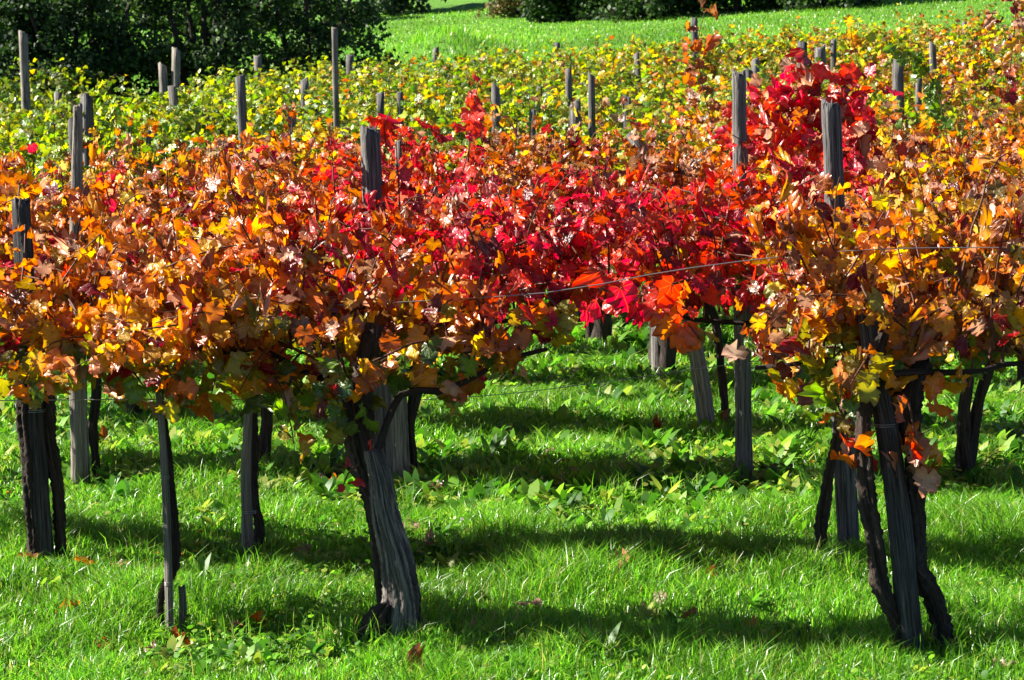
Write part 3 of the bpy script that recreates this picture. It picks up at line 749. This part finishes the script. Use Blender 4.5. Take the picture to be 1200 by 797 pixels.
shoot([(455, 180), (450, 150), (458, 128)], 17.5, ['scarlet', 'crimson'], 'short scarlet shoot rising beside the flat-topped grey post', n=9, seed=2, size=.12)
shoot([(835, 150), (822, 95), (818, 50), (828, 5)], 24, ['rust', 'orange', 'brown', 'tan', 'rust'], 'tall rust cane climbing a slim post towards the meadow', n=26, seed=3, size=.13, spread=.09)
shoot([(1105, 140), (1100, 110), (1080, 75), (1055, 58), (1050, 66)], 19, ['lime', 'green', 'green'], 'arching bright green shoot over rust leaves', n=16, seed=4, size=.12, spread=.035)
shoot([(1180, 110), (1186, 60), (1190, 15), (1185, -20)], 22, ['rust', 'gold', 'brown', 'tan', 'maroon'], 'tall rust and gold shoot at the right-hand vine rows', n=34, seed=5, size=.12, spread=.11)
shoot([(1010, 100), (1002, 60), (996, 22)], 30, ['yellow', 'lime', 'gold'], 'upright yellow shoot against the bright meadow', n=22, seed=6, size=.12, spread=.08)
shoot([(1180, 330), (1196, 330)], 15, ['gold', 'orange'], 'small gold shoot tangled behind front row leaves', n=5, seed=7)
shoot([(1065, 470), (1072, 510), (1078, 545), (1076, 585)], dC - 0.1, ['tan', 'orange', 'gold', 'rust', 'tan', 'scarlet'], 'hanging cane of tan and orange leaves in front of leaning post', n=14, seed=8, size=.11, spread=.05)
shoot([(985, 480), (995, 520), (1000, 555)], dC - 0.02, ['scarlet', 'orange', 'crimson', 'tan'], 'hanging orange and scarlet leaves beside the leaning post', n=8, seed=9, size=.11, spread=.04)
shoot([(700, 338), (730, 345), (775, 350), (800, 372), (822, 400)], 11.75, ['scarlet', 'orange', 'crimson', 'olive', 'scarlet'], 'drooping scarlet leaves hanging from the bare wire', n=16, seed=10, size=.13, spread=.045)
shoot([(640, 345), (660, 370), (672, 400)], 11.8, ['olive', 'orange', 'maroon', 'olive'], 'drooping olive and maroon leaves at the canopy gap', n=8, seed=11, size=.13, spread=.04)
shoot([(420, 545), (408, 555), (402, 570)], dB - 0.08, ['crimson', 'scarlet', 'maroon'], 'tiny crimson leaves sprouting from the split trunk', n=4, seed=12, size=.055, spread=.03)
shoot([(885, 150), (905, 118), (945, 105), (995, 120), (1012, 165)], 16.6, ['scarlet', 'crimson', 'crimson', 'tan', 'maroon', 'scarlet'], 'crimson mound of leaves arching between two tall posts', n=110, seed=13, size=.118, spread=.09)
shoot([(885, 175), (910, 150), (960, 150), (1010, 185)], 16.5, ['scarlet', 'crimson', 'crimson', 'orange', 'tan', 'scarlet'], 'dense crimson leaves spilling past the tall straight post', n=130, seed=14, size=.118, spread=.11)


# ------------------------------------------------------------------ grass
def blades(X, Y, h, wd, col, rg, lean=0.5):
    n = len(X); Z = ground(X, Y)
    a = rg.uniform(0, 2 * np.pi, n); b = rg.uniform(0, 2 * np.pi, n)
    wx, wy = np.cos(a) * wd / 2, np.sin(a) * wd / 2
    lx, ly = np.cos(b) * h * lean * rg.uniform(.1, 1.3, n), np.sin(b) * h * lean * rg.uniform(.1, 1.3, n)
    V = np.zeros((n, 5, 3))
    V[:, 0] = np.stack([X - wx, Y - wy, Z - 0.01], 1); V[:, 1] = np.stack([X + wx, Y + wy, Z - 0.01], 1)
    V[:, 2] = np.stack([X - wx * .8 + lx * .35, Y - wy * .8 + ly * .35, Z + h * .6], 1); V[:, 3] = np.stack([X + wx * .8 + lx * .35, Y + wy * .8 + ly * .35, Z + h * .6], 1)
    V[:, 4] = np.stack([X + lx, Y + ly, Z + h * rg.uniform(.75, 1.0, n)], 1)
    o = (np.arange(n) * 5)[:, None]
    F = np.vstack([o + [0, 1, 3], o + [0, 3, 2], o + [2, 3, 4]])
    return V.reshape(-1, 3), F, np.repeat(col, 5, 0)
def scatter(n, y0, y1, rg, marg=0.4):
    Y = np.sqrt(rg.uniform(y0 ** 2, y1 ** 2, n)); X = rg.uniform(-1, 1, n) * (Y * 0.168 + marg); return X, Y
def patch(X, Y, s, seed=0):
    r_ = np.random.default_rng(seed); f = np.zeros_like(X)
    for k in range(6):
        a = r_.uniform(0, 6.28); q = s * r_.uniform(.6, 2.2); f += np.sin((X * np.cos(a) + Y * np.sin(a)) * q + r_.uniform(0, 6.28))
    return f / 6 ** .5
GC = np.array([(0.10, 0.27, 0.015), (0.15, 0.36, 0.025), (0.22, 0.42, 0.04), (0.06, 0.19, 0.012), (0.33, 0.40, 0.08), (0.38, 0.33, 0.14)])
rg = np.random.default_rng(3)
parts = []
for n, y0, y1, hh, wdd in ((150000, 10.6, 15.2, 0.07, 0.0055), (120000, 15.2, 21, 0.065, 0.007), (70000, 21, 33, 0.075, 0.011)):
    X, Y = scatter(n, y0, y1, rg); f = patch(X, Y, 2.0, 5); f2 = patch(X, Y, 5.0, 6)
    h = hh * (1 + 0.45 * f + 0.4 * f2) * rg.uniform(.45, 1.55, n); h = np.clip(h, 0.02, 0.24)
    k = rg.choice(6, n, p=[.28, .30, .20, .14, .05, .03]); c = GC[k] * rg.uniform(.8, 1.2, (n, 1)) * (1 + 0.16 * patch(X, Y, 1.1, 8) + 0.13 * patch(X, Y, 4.0, 18))[:, None]
    parts.append(blades(X, Y, h, wdd * rg.uniform(.6, 1.4, n), np.clip(c, .01, .6), rg, 0.95))
# longer tufts left uncut along the vine rows
for D in (D1, D2, D3, D4, D5):
    for q in range(60):
        cx = rg.uniform(-1, 1) * (D * .168 + .2); cy = row_y(D, cx) + rg.normal(0, .22); n = int(rg.uniform(18, 50))
        X = cx + rg.normal(0, .06, n); Y = cy + rg.normal(0, .06, n)
        parts.append(blades(X, Y, rg.uniform(.08, .18, n), np.full(n, .005), GC[rg.choice(6, n, p=[.28, .30, .22, .1, .06, .04])], rg, 0.8))
for q in range(150):
    cx, cy = (float(a_[0]) for a_ in scatter(1, 10.8, 20, rg)); n = int(rg.uniform(10, 34)); X = cx + rg.normal(0, .05, n); Y = cy + rg.normal(0, .05, n)
    parts.append(blades(X, Y, rg.uniform(.09, .2, n), np.full(n, .0045), GC[rg.choice(6, n, p=[.3, .30, .16, .1, .08, .06])], rg, 0.7))
n = 130000; X, Y = scatter(n, 54, 108, rg, 2)
h = 0.085 * (1 + .3 * patch(X, Y, .5, 3)) * rg.uniform(.5, 1.4, n); hump = np.exp(-((X + 1.9) / 1.5) ** 2 - ((Y - 84) / 4.5) ** 2); h *= 1 + 2.2 * hump
c = np.clip(GC[rg.choice(6, n, p=[.22, .30, .30, .08, .07, .03])] * (1 + .18 * patch(X, Y, .4, 9))[:, None] * 0.95, .01, .6)
meadow = blades(X, Y, np.clip(h, .05, .6), np.full(n, .024), c, rg, 0.6)
def cat(ps):
    o = 0; V, F, K = [], [], []
    for v, f, c in ps: V.append(v); F.append(f + o); K.append(c); o += len(v)
    return np.vstack(V), np.vstack(F), np.vstack(K)
v, f, c = cat(parts)
add('grass', mesh_tris('grass', v, f, M_GRASS, c), label='bright green grass growing between the vine rows', cat='grass', kind='stuff')
v, f, c = meadow
add('meadow_grass', mesh_tris('meadow_grass', v, f, M_GRASS, c), label='sunlit mown meadow grass on the slope behind the vines', cat='grass', kind='stuff')

# ------------------------------------------------------------------ broad-leaved weeds
def weed_leaf(p, a, el, L, W, nseg=3):
    """arched elliptic leaf growing out from p"""
    d = np.array([math.cos(a), math.sin(a), 0]); s = np.array([-math.sin(a), math.cos(a), 0])
    V = [p.copy()]; 
    for i in range(1, nseg + 1):
        t = i / (nseg + 1); z = L * (math.sin(el) * t - 0.55 * t * t * math.cos(el) * 0.8); c = p + d * (L * t * math.cos(el) ** .5) + np.array([0, 0, z])
        wq = W / 2 * math.sin(math.pi * t ** .8)
        V += [c - s * wq + [0, 0, wq * .35], c + s * wq + [0, 0, wq * .35]]
    V.append(p + d * L * math.cos(el) ** .5 + np.array([0, 0, L * (math.sin(el) - .5 * math.cos(el))]))
    F = [(0, 2, 1)]
    for i in range(nseg - 1): a_ = 1 + 2 * i; F += [(a_, a_ + 1, a_ + 3), (a_, a_ + 3, a_ + 2)]
    e = 1 + 2 * (nseg - 1); F.append((e, e + 1, len(V) - 1))
    return np.array(V), np.array(F)
WT = []
for i in range(14):
    r_ = np.random.default_rng(50 + i); V, F, o = [], [], 0
    for k in range(r_.integers(6, 11)):
        v, f = weed_leaf(np.array([r_.normal(0, .008), r_.normal(0, .008), 0.0]), r_.uniform(0, 6.28), r_.uniform(.35, 1.25), r_.uniform(.07, .14), r_.uniform(.022, .05))
        V.append(v); F.append(f + o); o += len(v)
    WT.append((np.vstack(V), np.vstack(F)))
def weeds(X, Y, S, rg, cols):
    ps = []
    for i in range(len(X)):
        tv, tf = WT[rg.integers(0, len(WT))]; a = rg.uniform(0, 6.28); c, s = math.cos(a), math.sin(a)
        v = tv * S[i]; v = np.stack([v[:, 0] * c - v[:, 1] * s, v[:, 0] * s + v[:, 1] * c, v[:, 2]], 1) + [X[i], Y[i], float(ground(X[i], Y[i]))]
        col = np.array(cols[rg.integers(0, len(cols))]) * rg.uniform(.75, 1.25)
        ps.append((v, tf, np.repeat(col[None], len(v), 0)))
    return cat(ps)
WC = [(0.09, 0.25, 0.015), (0.14, 0.34, 0.02), (0.05, 0.16, 0.015), (0.22, 0.40, 0.04), (0.30, 0.36, 0.06), (0.06, .18, .02)]
X, Y = scatter(12500, 10.8, 27, rg); f = patch(X, Y, 1.6, 21)
p = np.clip(0.24 + 0.42 * sstep(13.2, 15, Y) + .3 * f, 0.03, 1); k = rg.random(len(X)) < p
v, f, c = weeds(X[k], Y[k], rg.uniform(.45, 1.2, k.sum()) * (.8 + .5 * sstep(14.3, 15.5, Y[k])), rg, WC)
add('ground_weeds', mesh_tris('ground_weeds', v, f, M_WEED, c), label='low broad-leaved weeds spread through the grass under the vines', cat='weeds', kind='stuff')
# clover
X, Y = scatter(42000, 10.6, 24, rg); f = patch(X, Y, 2.6, 31); k = f + rg.normal(0, .4, len(X)) > 0.25; X, Y = X[k], Y[k]; n = len(X)
Z = ground(X, Y) + rg.uniform(.02, .08, n); s = rg.uniform(.008, .016, n) * (1 + (Y > 15) * .4)
nr = np.stack([rg.normal(0, .5, n), rg.normal(0, .5, n), np.ones(n)], 1); R = frames(nr, np.stack([rg.normal(0, 1, n), rg.normal(0, 1, n), rg.normal(0, .3, n)], 1))
hexa = np.array([(math.cos(t), math.sin(t), 0.25 * abs(math.cos(t))) for t in np.arange(6) * math.pi / 3])
V = np.einsum('nij,vj->nvi', R * s[:, None, None], hexa) + np.stack([X, Y, Z], 1)[:, None]
F = ((np.arange(n) * 6)[:, None, None] + np.array([(0, 1, 2), (0, 2, 3), (0, 3, 4), (0, 4, 5)])[None]).reshape(-1, 3)
c = np.repeat(np.array(WC)[rg.integers(0, 6, n)] * rg.uniform(.8, 1.3, (n, 1)), 6, 0)
add('clover', mesh_tris('clover', V.reshape(-1, 3), F, M_WEED, c), label='small clover leaves mixed into the vineyard grass', cat='clover', kind='stuff')

# fallen vine leaves
for i in range(70):
    rgl = np.random.default_rng(600 + i); D_ = [D1, D2, D3, D4][i % 4]; x_ = rgl.uniform(-1, 1) * D_ * .16; y_ = row_y(D_, x_) + rgl.normal(0, .5)
    ob = add('fallen_leaf', LEAF_MESH[rgl.integers(0, 10)], None, (0, 0, 0), 'dry brown vine leaf lying in the grass under the rows', 'leaf', 'fallen leaves in the grass')
    Rl = frames(np.array([[rgl.normal(0, .4), rgl.normal(0, .4), 1.0]]), rgl.normal(0, 1, (1, 3)))[0] * rgl.uniform(.06, .09)
    mt = Matrix(Rl.tolist()).to_4x4(); mt.translation = (x_, y_, float(ground(x_, y_)) + .055); ob.matrix_basis = mt
    ob.color = (*(np.array(PAL[['tan', 'brown', 'rust', 'pale', 'orange'][i % 5]]) * .8).tolist(), 1)
# single weeds and flowers one can point at
def dock(u, v, label, n=6, size=1.0, seed=0, group=None):
    r_ = np.random.default_rng(900 + seed); p = on_ground(u, v); p[2] = float(ground(p[0], p[1]))
    root = empty('dock_plant', p, label, 'weed', group)
    for k in range(n):
        vv, ff = weed_leaf(np.array([r_.normal(0, .012), r_.normal(0, .012), 0]), r_.uniform(0, 6.28), r_.uniform(.9, 1.35), r_.uniform(.16, .26) * size, r_.uniform(.045, .07) * size, 5)
        add('leaf', mesh_tris('leaf', vv, ff, M_WEED, np.repeat(np.array([(0.075, .19, .018)]) * r_.uniform(.8, 1.3), len(vv), 0)), root)
dock(705, 778, 'dock weed with broad upright leaves in open front grass', 11, .8, 1)
dock(690, 765, 'small leafy weed just behind the open-grass dock', 5, .6, 2)
dock(770, 536, 'big-leaved weed beside the pale leaning post', 8, 1.0, 3)
dock(1180, 610, 'narrow leafy weed among the purple clover flowers', 5, .7, 4)
dock(600, 545, 'dark broad weed in the shade band under the gap', 9, 1.0, 5)
dock(380, 585, 'broad weed left of the split trunk', 7, .9, 6)
dock(985, 520, 'broad weed behind the stout dark post', 6, .8, 7)
dock(575, 545, 'broad weed growing near the pale wide post', 8, .9, 8)
dock(240, 690, 'pale green weed right of the slim stake', 6, .7, 9)
M_YEL = plain('dandelion_petal', (0.85, 0.42, 0.01), 0.5, trans=0.3); M_PUR = plain('clover_petal', (0.50, 0.16, 0.50), 0.5, trans=0.3); M_STEM = plain('flower_stem', (0.10, 0.25, 0.03), 0.5); M_PUFF = plain('seed_head', (0.7, 0.7, 0.66), 0.8, trans=.4)
def flower(u, v, kind, seed, label, group):
    r_ = np.random.default_rng(seed); p = on_ground(u, v + 14); p[2] = float(ground(p[0], p[1])); hh = at(u, v, p[1])[2] - p[2]
    root = empty('dandelion' if kind != 'purple' else 'clover_flower', p, label, 'flower', group)
    vv, ff, tc = tube([(0, 0, -.01), (r_.normal(0, .006), 0, hh * .5), (0, 0, hh)], [.0016, .0014, .0013], sides=4, step=.03)
    add('stem', mesh_tris('stem', vv, ff, M_STEM, tc=tc), root)
    V, F = [], []
    nq = 34 if kind == 'yellow' else 46; R_ = {'yellow': .017, 'purple': .013, 'puff': .016}[kind]
    for k in range(nq):
        a = r_.uniform(0, 6.28); e = r_.uniform(0.05, 1.0) if kind == 'yellow' else r_.uniform(-.7, 1.5)
        d = np.array([math.cos(a) * math.cos(e), math.sin(a) * math.cos(e), math.sin(e)]); s = np.cross(d, [.1, .2, 1]); s /= np.linalg.norm(s)
        o = len(V); V += [s * .0006, -s * .0006, d * R_ * .75 + s * .0026, d * R_ * .75 - s * .0026, d * R_]; F += [(o, o + 1, o + 3), (o, o + 3, o + 2), (o + 2, o + 3, o + 4)]
    add('flower_head', mesh_tris('flower_head', np.array(V) + [0, 0, hh], np.array(F), {'yellow': M_YEL, 'purple': M_PUR, 'puff': M_PUFF}[kind]), root)
for i, (u, v) in enumerate([(184, 650), (206, 644), (211, 651), (229, 648), (235, 638), (234, 624), (281, 582), (8, 578), (631, 772), (952, 542)]):
    flower(u, v, 'yellow', i, 'small yellow dandelion flower in sunlit grass' if i not in (8, 9) else ('single orange-yellow flower in the open front grass', 'single yellow flower near the stout dark post')[i - 8], 'yellow flowers in grass' if i < 8 else None)
for i, (u, v) in enumerate([(1155, 640), (1187, 630), (1188, 638), (1180, 616), (1143, 607), (1161, 627)]):
    flower(u, v, 'purple', 40 + i, 'purple clover flower among weeds past the leaning post', 'purple clover flowers')
flower(541, 610, 'puff', 60, 'round white dandelion seed head over the shade band', None)

# ------------------------------------------------------------------ trees and hedge
TT = []
for i in range(4):
    r_ = np.random.default_rng(300 + i)
    pts = np.array([(0, 0), (.28, .25), (.33, .6), (0, 1.0), (-.33, .6), (-.28, .25)]); z = r_.normal(0, .07, 6)
    TT.append((np.column_stack([pts, z]), np.array([(0, 1, 2), (0, 2, 3), (0, 3, 4), (0, 4, 5)]), pts))
def tree(X, Y, H, spread, nleaf, cols, label, group=None, stems=4, seed=0, lsize=0.1, name='tree', low=0.12, thick=0.09, cat_='tree'):
    rg = np.random.default_rng(7000 + seed); z0 = float(ground(X, Y)); base = np.array([X, Y, z0]); root = empty(name, base, label, cat_, group)
    tw = []
    for s in range(stems):
        a = s / stems * 6.28 + rg.uniform(-.5, .5); out_ = spread * rg.uniform(.25, .7); k = 7; t = np.linspace(0, 1, k)
        P = np.stack([np.cos(a) * out_ * t ** 1.3, np.sin(a) * out_ * t ** 1.3, H * .88 * t - .1 * (t == 0)], 1) + np.cumsum(rg.normal(0, .05 * H / 5, (k, 3)), 0) * (t > 0)[:, None]
        R = thick * rg.uniform(.7, 1.1) * (1 - .85 * t) + .01
        v, f, tc = tube(P, R, sides=8, step=.2, rough=.06, lobes=.1, seed=seed * 9 + s); add('trunk', mesh_tris('trunk', v, f, M_TRUNK, tc=tc), root)
        Pf, Rf = catmull(P, R, .1)
        lim = []
        for b in range(15):
            i = int(rg.uniform(low, .97) * (len(Pf) - 1)); q = Pf[i]; a2 = a + rg.normal(0, 1.3); L = spread * rg.uniform(.35, .8) * (1.1 - .5 * i / len(Pf)); up = rg.uniform(-.15, .7)
            kk = 5; tt = np.linspace(0, 1, kk); B = q + np.stack([np.cos(a2) * L * tt, np.sin(a2) * L * tt, up * L * tt - .25 * L * tt * tt], 1) + np.cumsum(rg.normal(0, .06, (kk, 3)), 0) * (tt > 0)[:, None]
            lim.append(tube(B, np.linspace(min(Rf[i] * .6, .035), .006, kk), sides=5, step=.2)); 
            for tq in rg.uniform(.2, 1, 9):
                c = np.array([np.interp(tq, tt, B[:, d]) for d in range(3)]); d_ = rg.normal(0, 1, 3); d_[2] = d_[2] * .5 - .1; d_ /= np.linalg.norm(d_); e = c + d_ * rg.uniform(.2, .55)
                lim.append(tube(np.array([c, (c + e) / 2 + rg.normal(0, .03, 3), e]), [.006, .005, .003], sides=3, resample=False, cap=False)); tw.append((c, e))
        v, f, tc = join(lim); add('limb', mesh_tris('limb', v, f, M_TRUNK, tc=tc), root)
    tw = np.array(tw); dens = rg.random(len(tw)) ** 1.6; dens /= dens.sum()
    k = rg.choice(len(tw), nleaf, p=dens); t = rg.uniform(0.1, 1.1, (nleaf, 1)); P = tw[k, 0] * (1 - t) + tw[k, 1] * t + rg.normal(0, .11, (nleaf, 3))
    P = P[P[:, 2] > H * low * .5]; n = len(P)
    Rm = frames(rg.normal(0, 1, (n, 3)) + [0, 0, .6], rg.normal(0, 1, (n, 3)) + [0, 0, -.5])
    cl = np.array(cols)[rg.integers(0, len(cols), n)] * rg.uniform(.7, 1.3, (n, 1))
    add('crown', leaves_mesh('crown', P, Rm, lsize * rg.uniform(.7, 1.3, n), cl, TT, M_TREE, rg), root)
TC = [(0.03, 0.07, 0.018), (0.045, 0.10, 0.02), (0.022, 0.05, 0.018), (0.06, 0.12, 0.025)]
tree(-10.9, 59, 4.8, 2.3, 14000, TC + [(.10, .20, .04), (.13, .24, .05)], 'dense dark tree with sunlit green gaps behind the short vine row', seed=1, stems=4)
tree(-8.3, 58, 4.8, 2.2, 32000, TC[:3], 'thick blue-black tree, densest of the clump behind the vines', seed=2, stems=5)
tree(-5.9, 58.5, 4.7, 2.1, 12500, TC, 'dark tree with several thin bare trunks showing', seed=3, stems=5)
tree(-3.9, 59.5, 4.4, 2.1, 12500, TC + [(.08, .16, .03)], 'smaller leafy tree at the clump edge beside the open meadow', seed=4, stems=4)
tree(-11.5, 68, 6.5, 3, 12000, [(0.10, .22, .03), (.14, .26, .04)], 'lighter green tree behind the dark clump', seed=5, lsize=.12)
tree(-6.8, 70, 6.5, 3, 12000, [(0.10, .22, .03), (.14, .26, .04)], 'bright green tree showing through the bare trunks', seed=6, lsize=.12)
rgh = np.random.default_rng(8)
hp = on_ground(600, 22)
tree(hp[0], hp[1] + .8, 2.6, 1.3, 6000, [(.20, .14, .06), (.16, .15, .05), (.1, .13, .03)], 'brown dry shrub at the top of the meadow', seed=10, stems=5, lsize=.13, name='shrub', low=.02, cat_='shrub')
for i, u in enumerate([650, 705, 760, 815, 870, 925, 985]):
    hp = on_ground(u, 25 - max(0, u - 760) * .06)
    tree(hp[0], hp[1] + 1.4 + rgh.normal(0, .8), 3.0 + rgh.normal(0, .5), 1.5 + rgh.normal(0, .25), 6500, TC, 'dark hedge shrub shading the top of the meadow', 'hedge along the meadow top', seed=11 + i, stems=5, lsize=.16, name='shrub', low=.02, cat_='shrub')
for i, x in enumerate([-4.5, -9, -14, 16]):
    tree(x, 108 + rgh.normal(0, 1), 5, 2.6, 7000, TC, 'green bush on the hillside above the meadow', 'hillside bushes', seed=20 + i, stems=4, lsize=.2, name='shrub', low=.02, cat_='shrub')
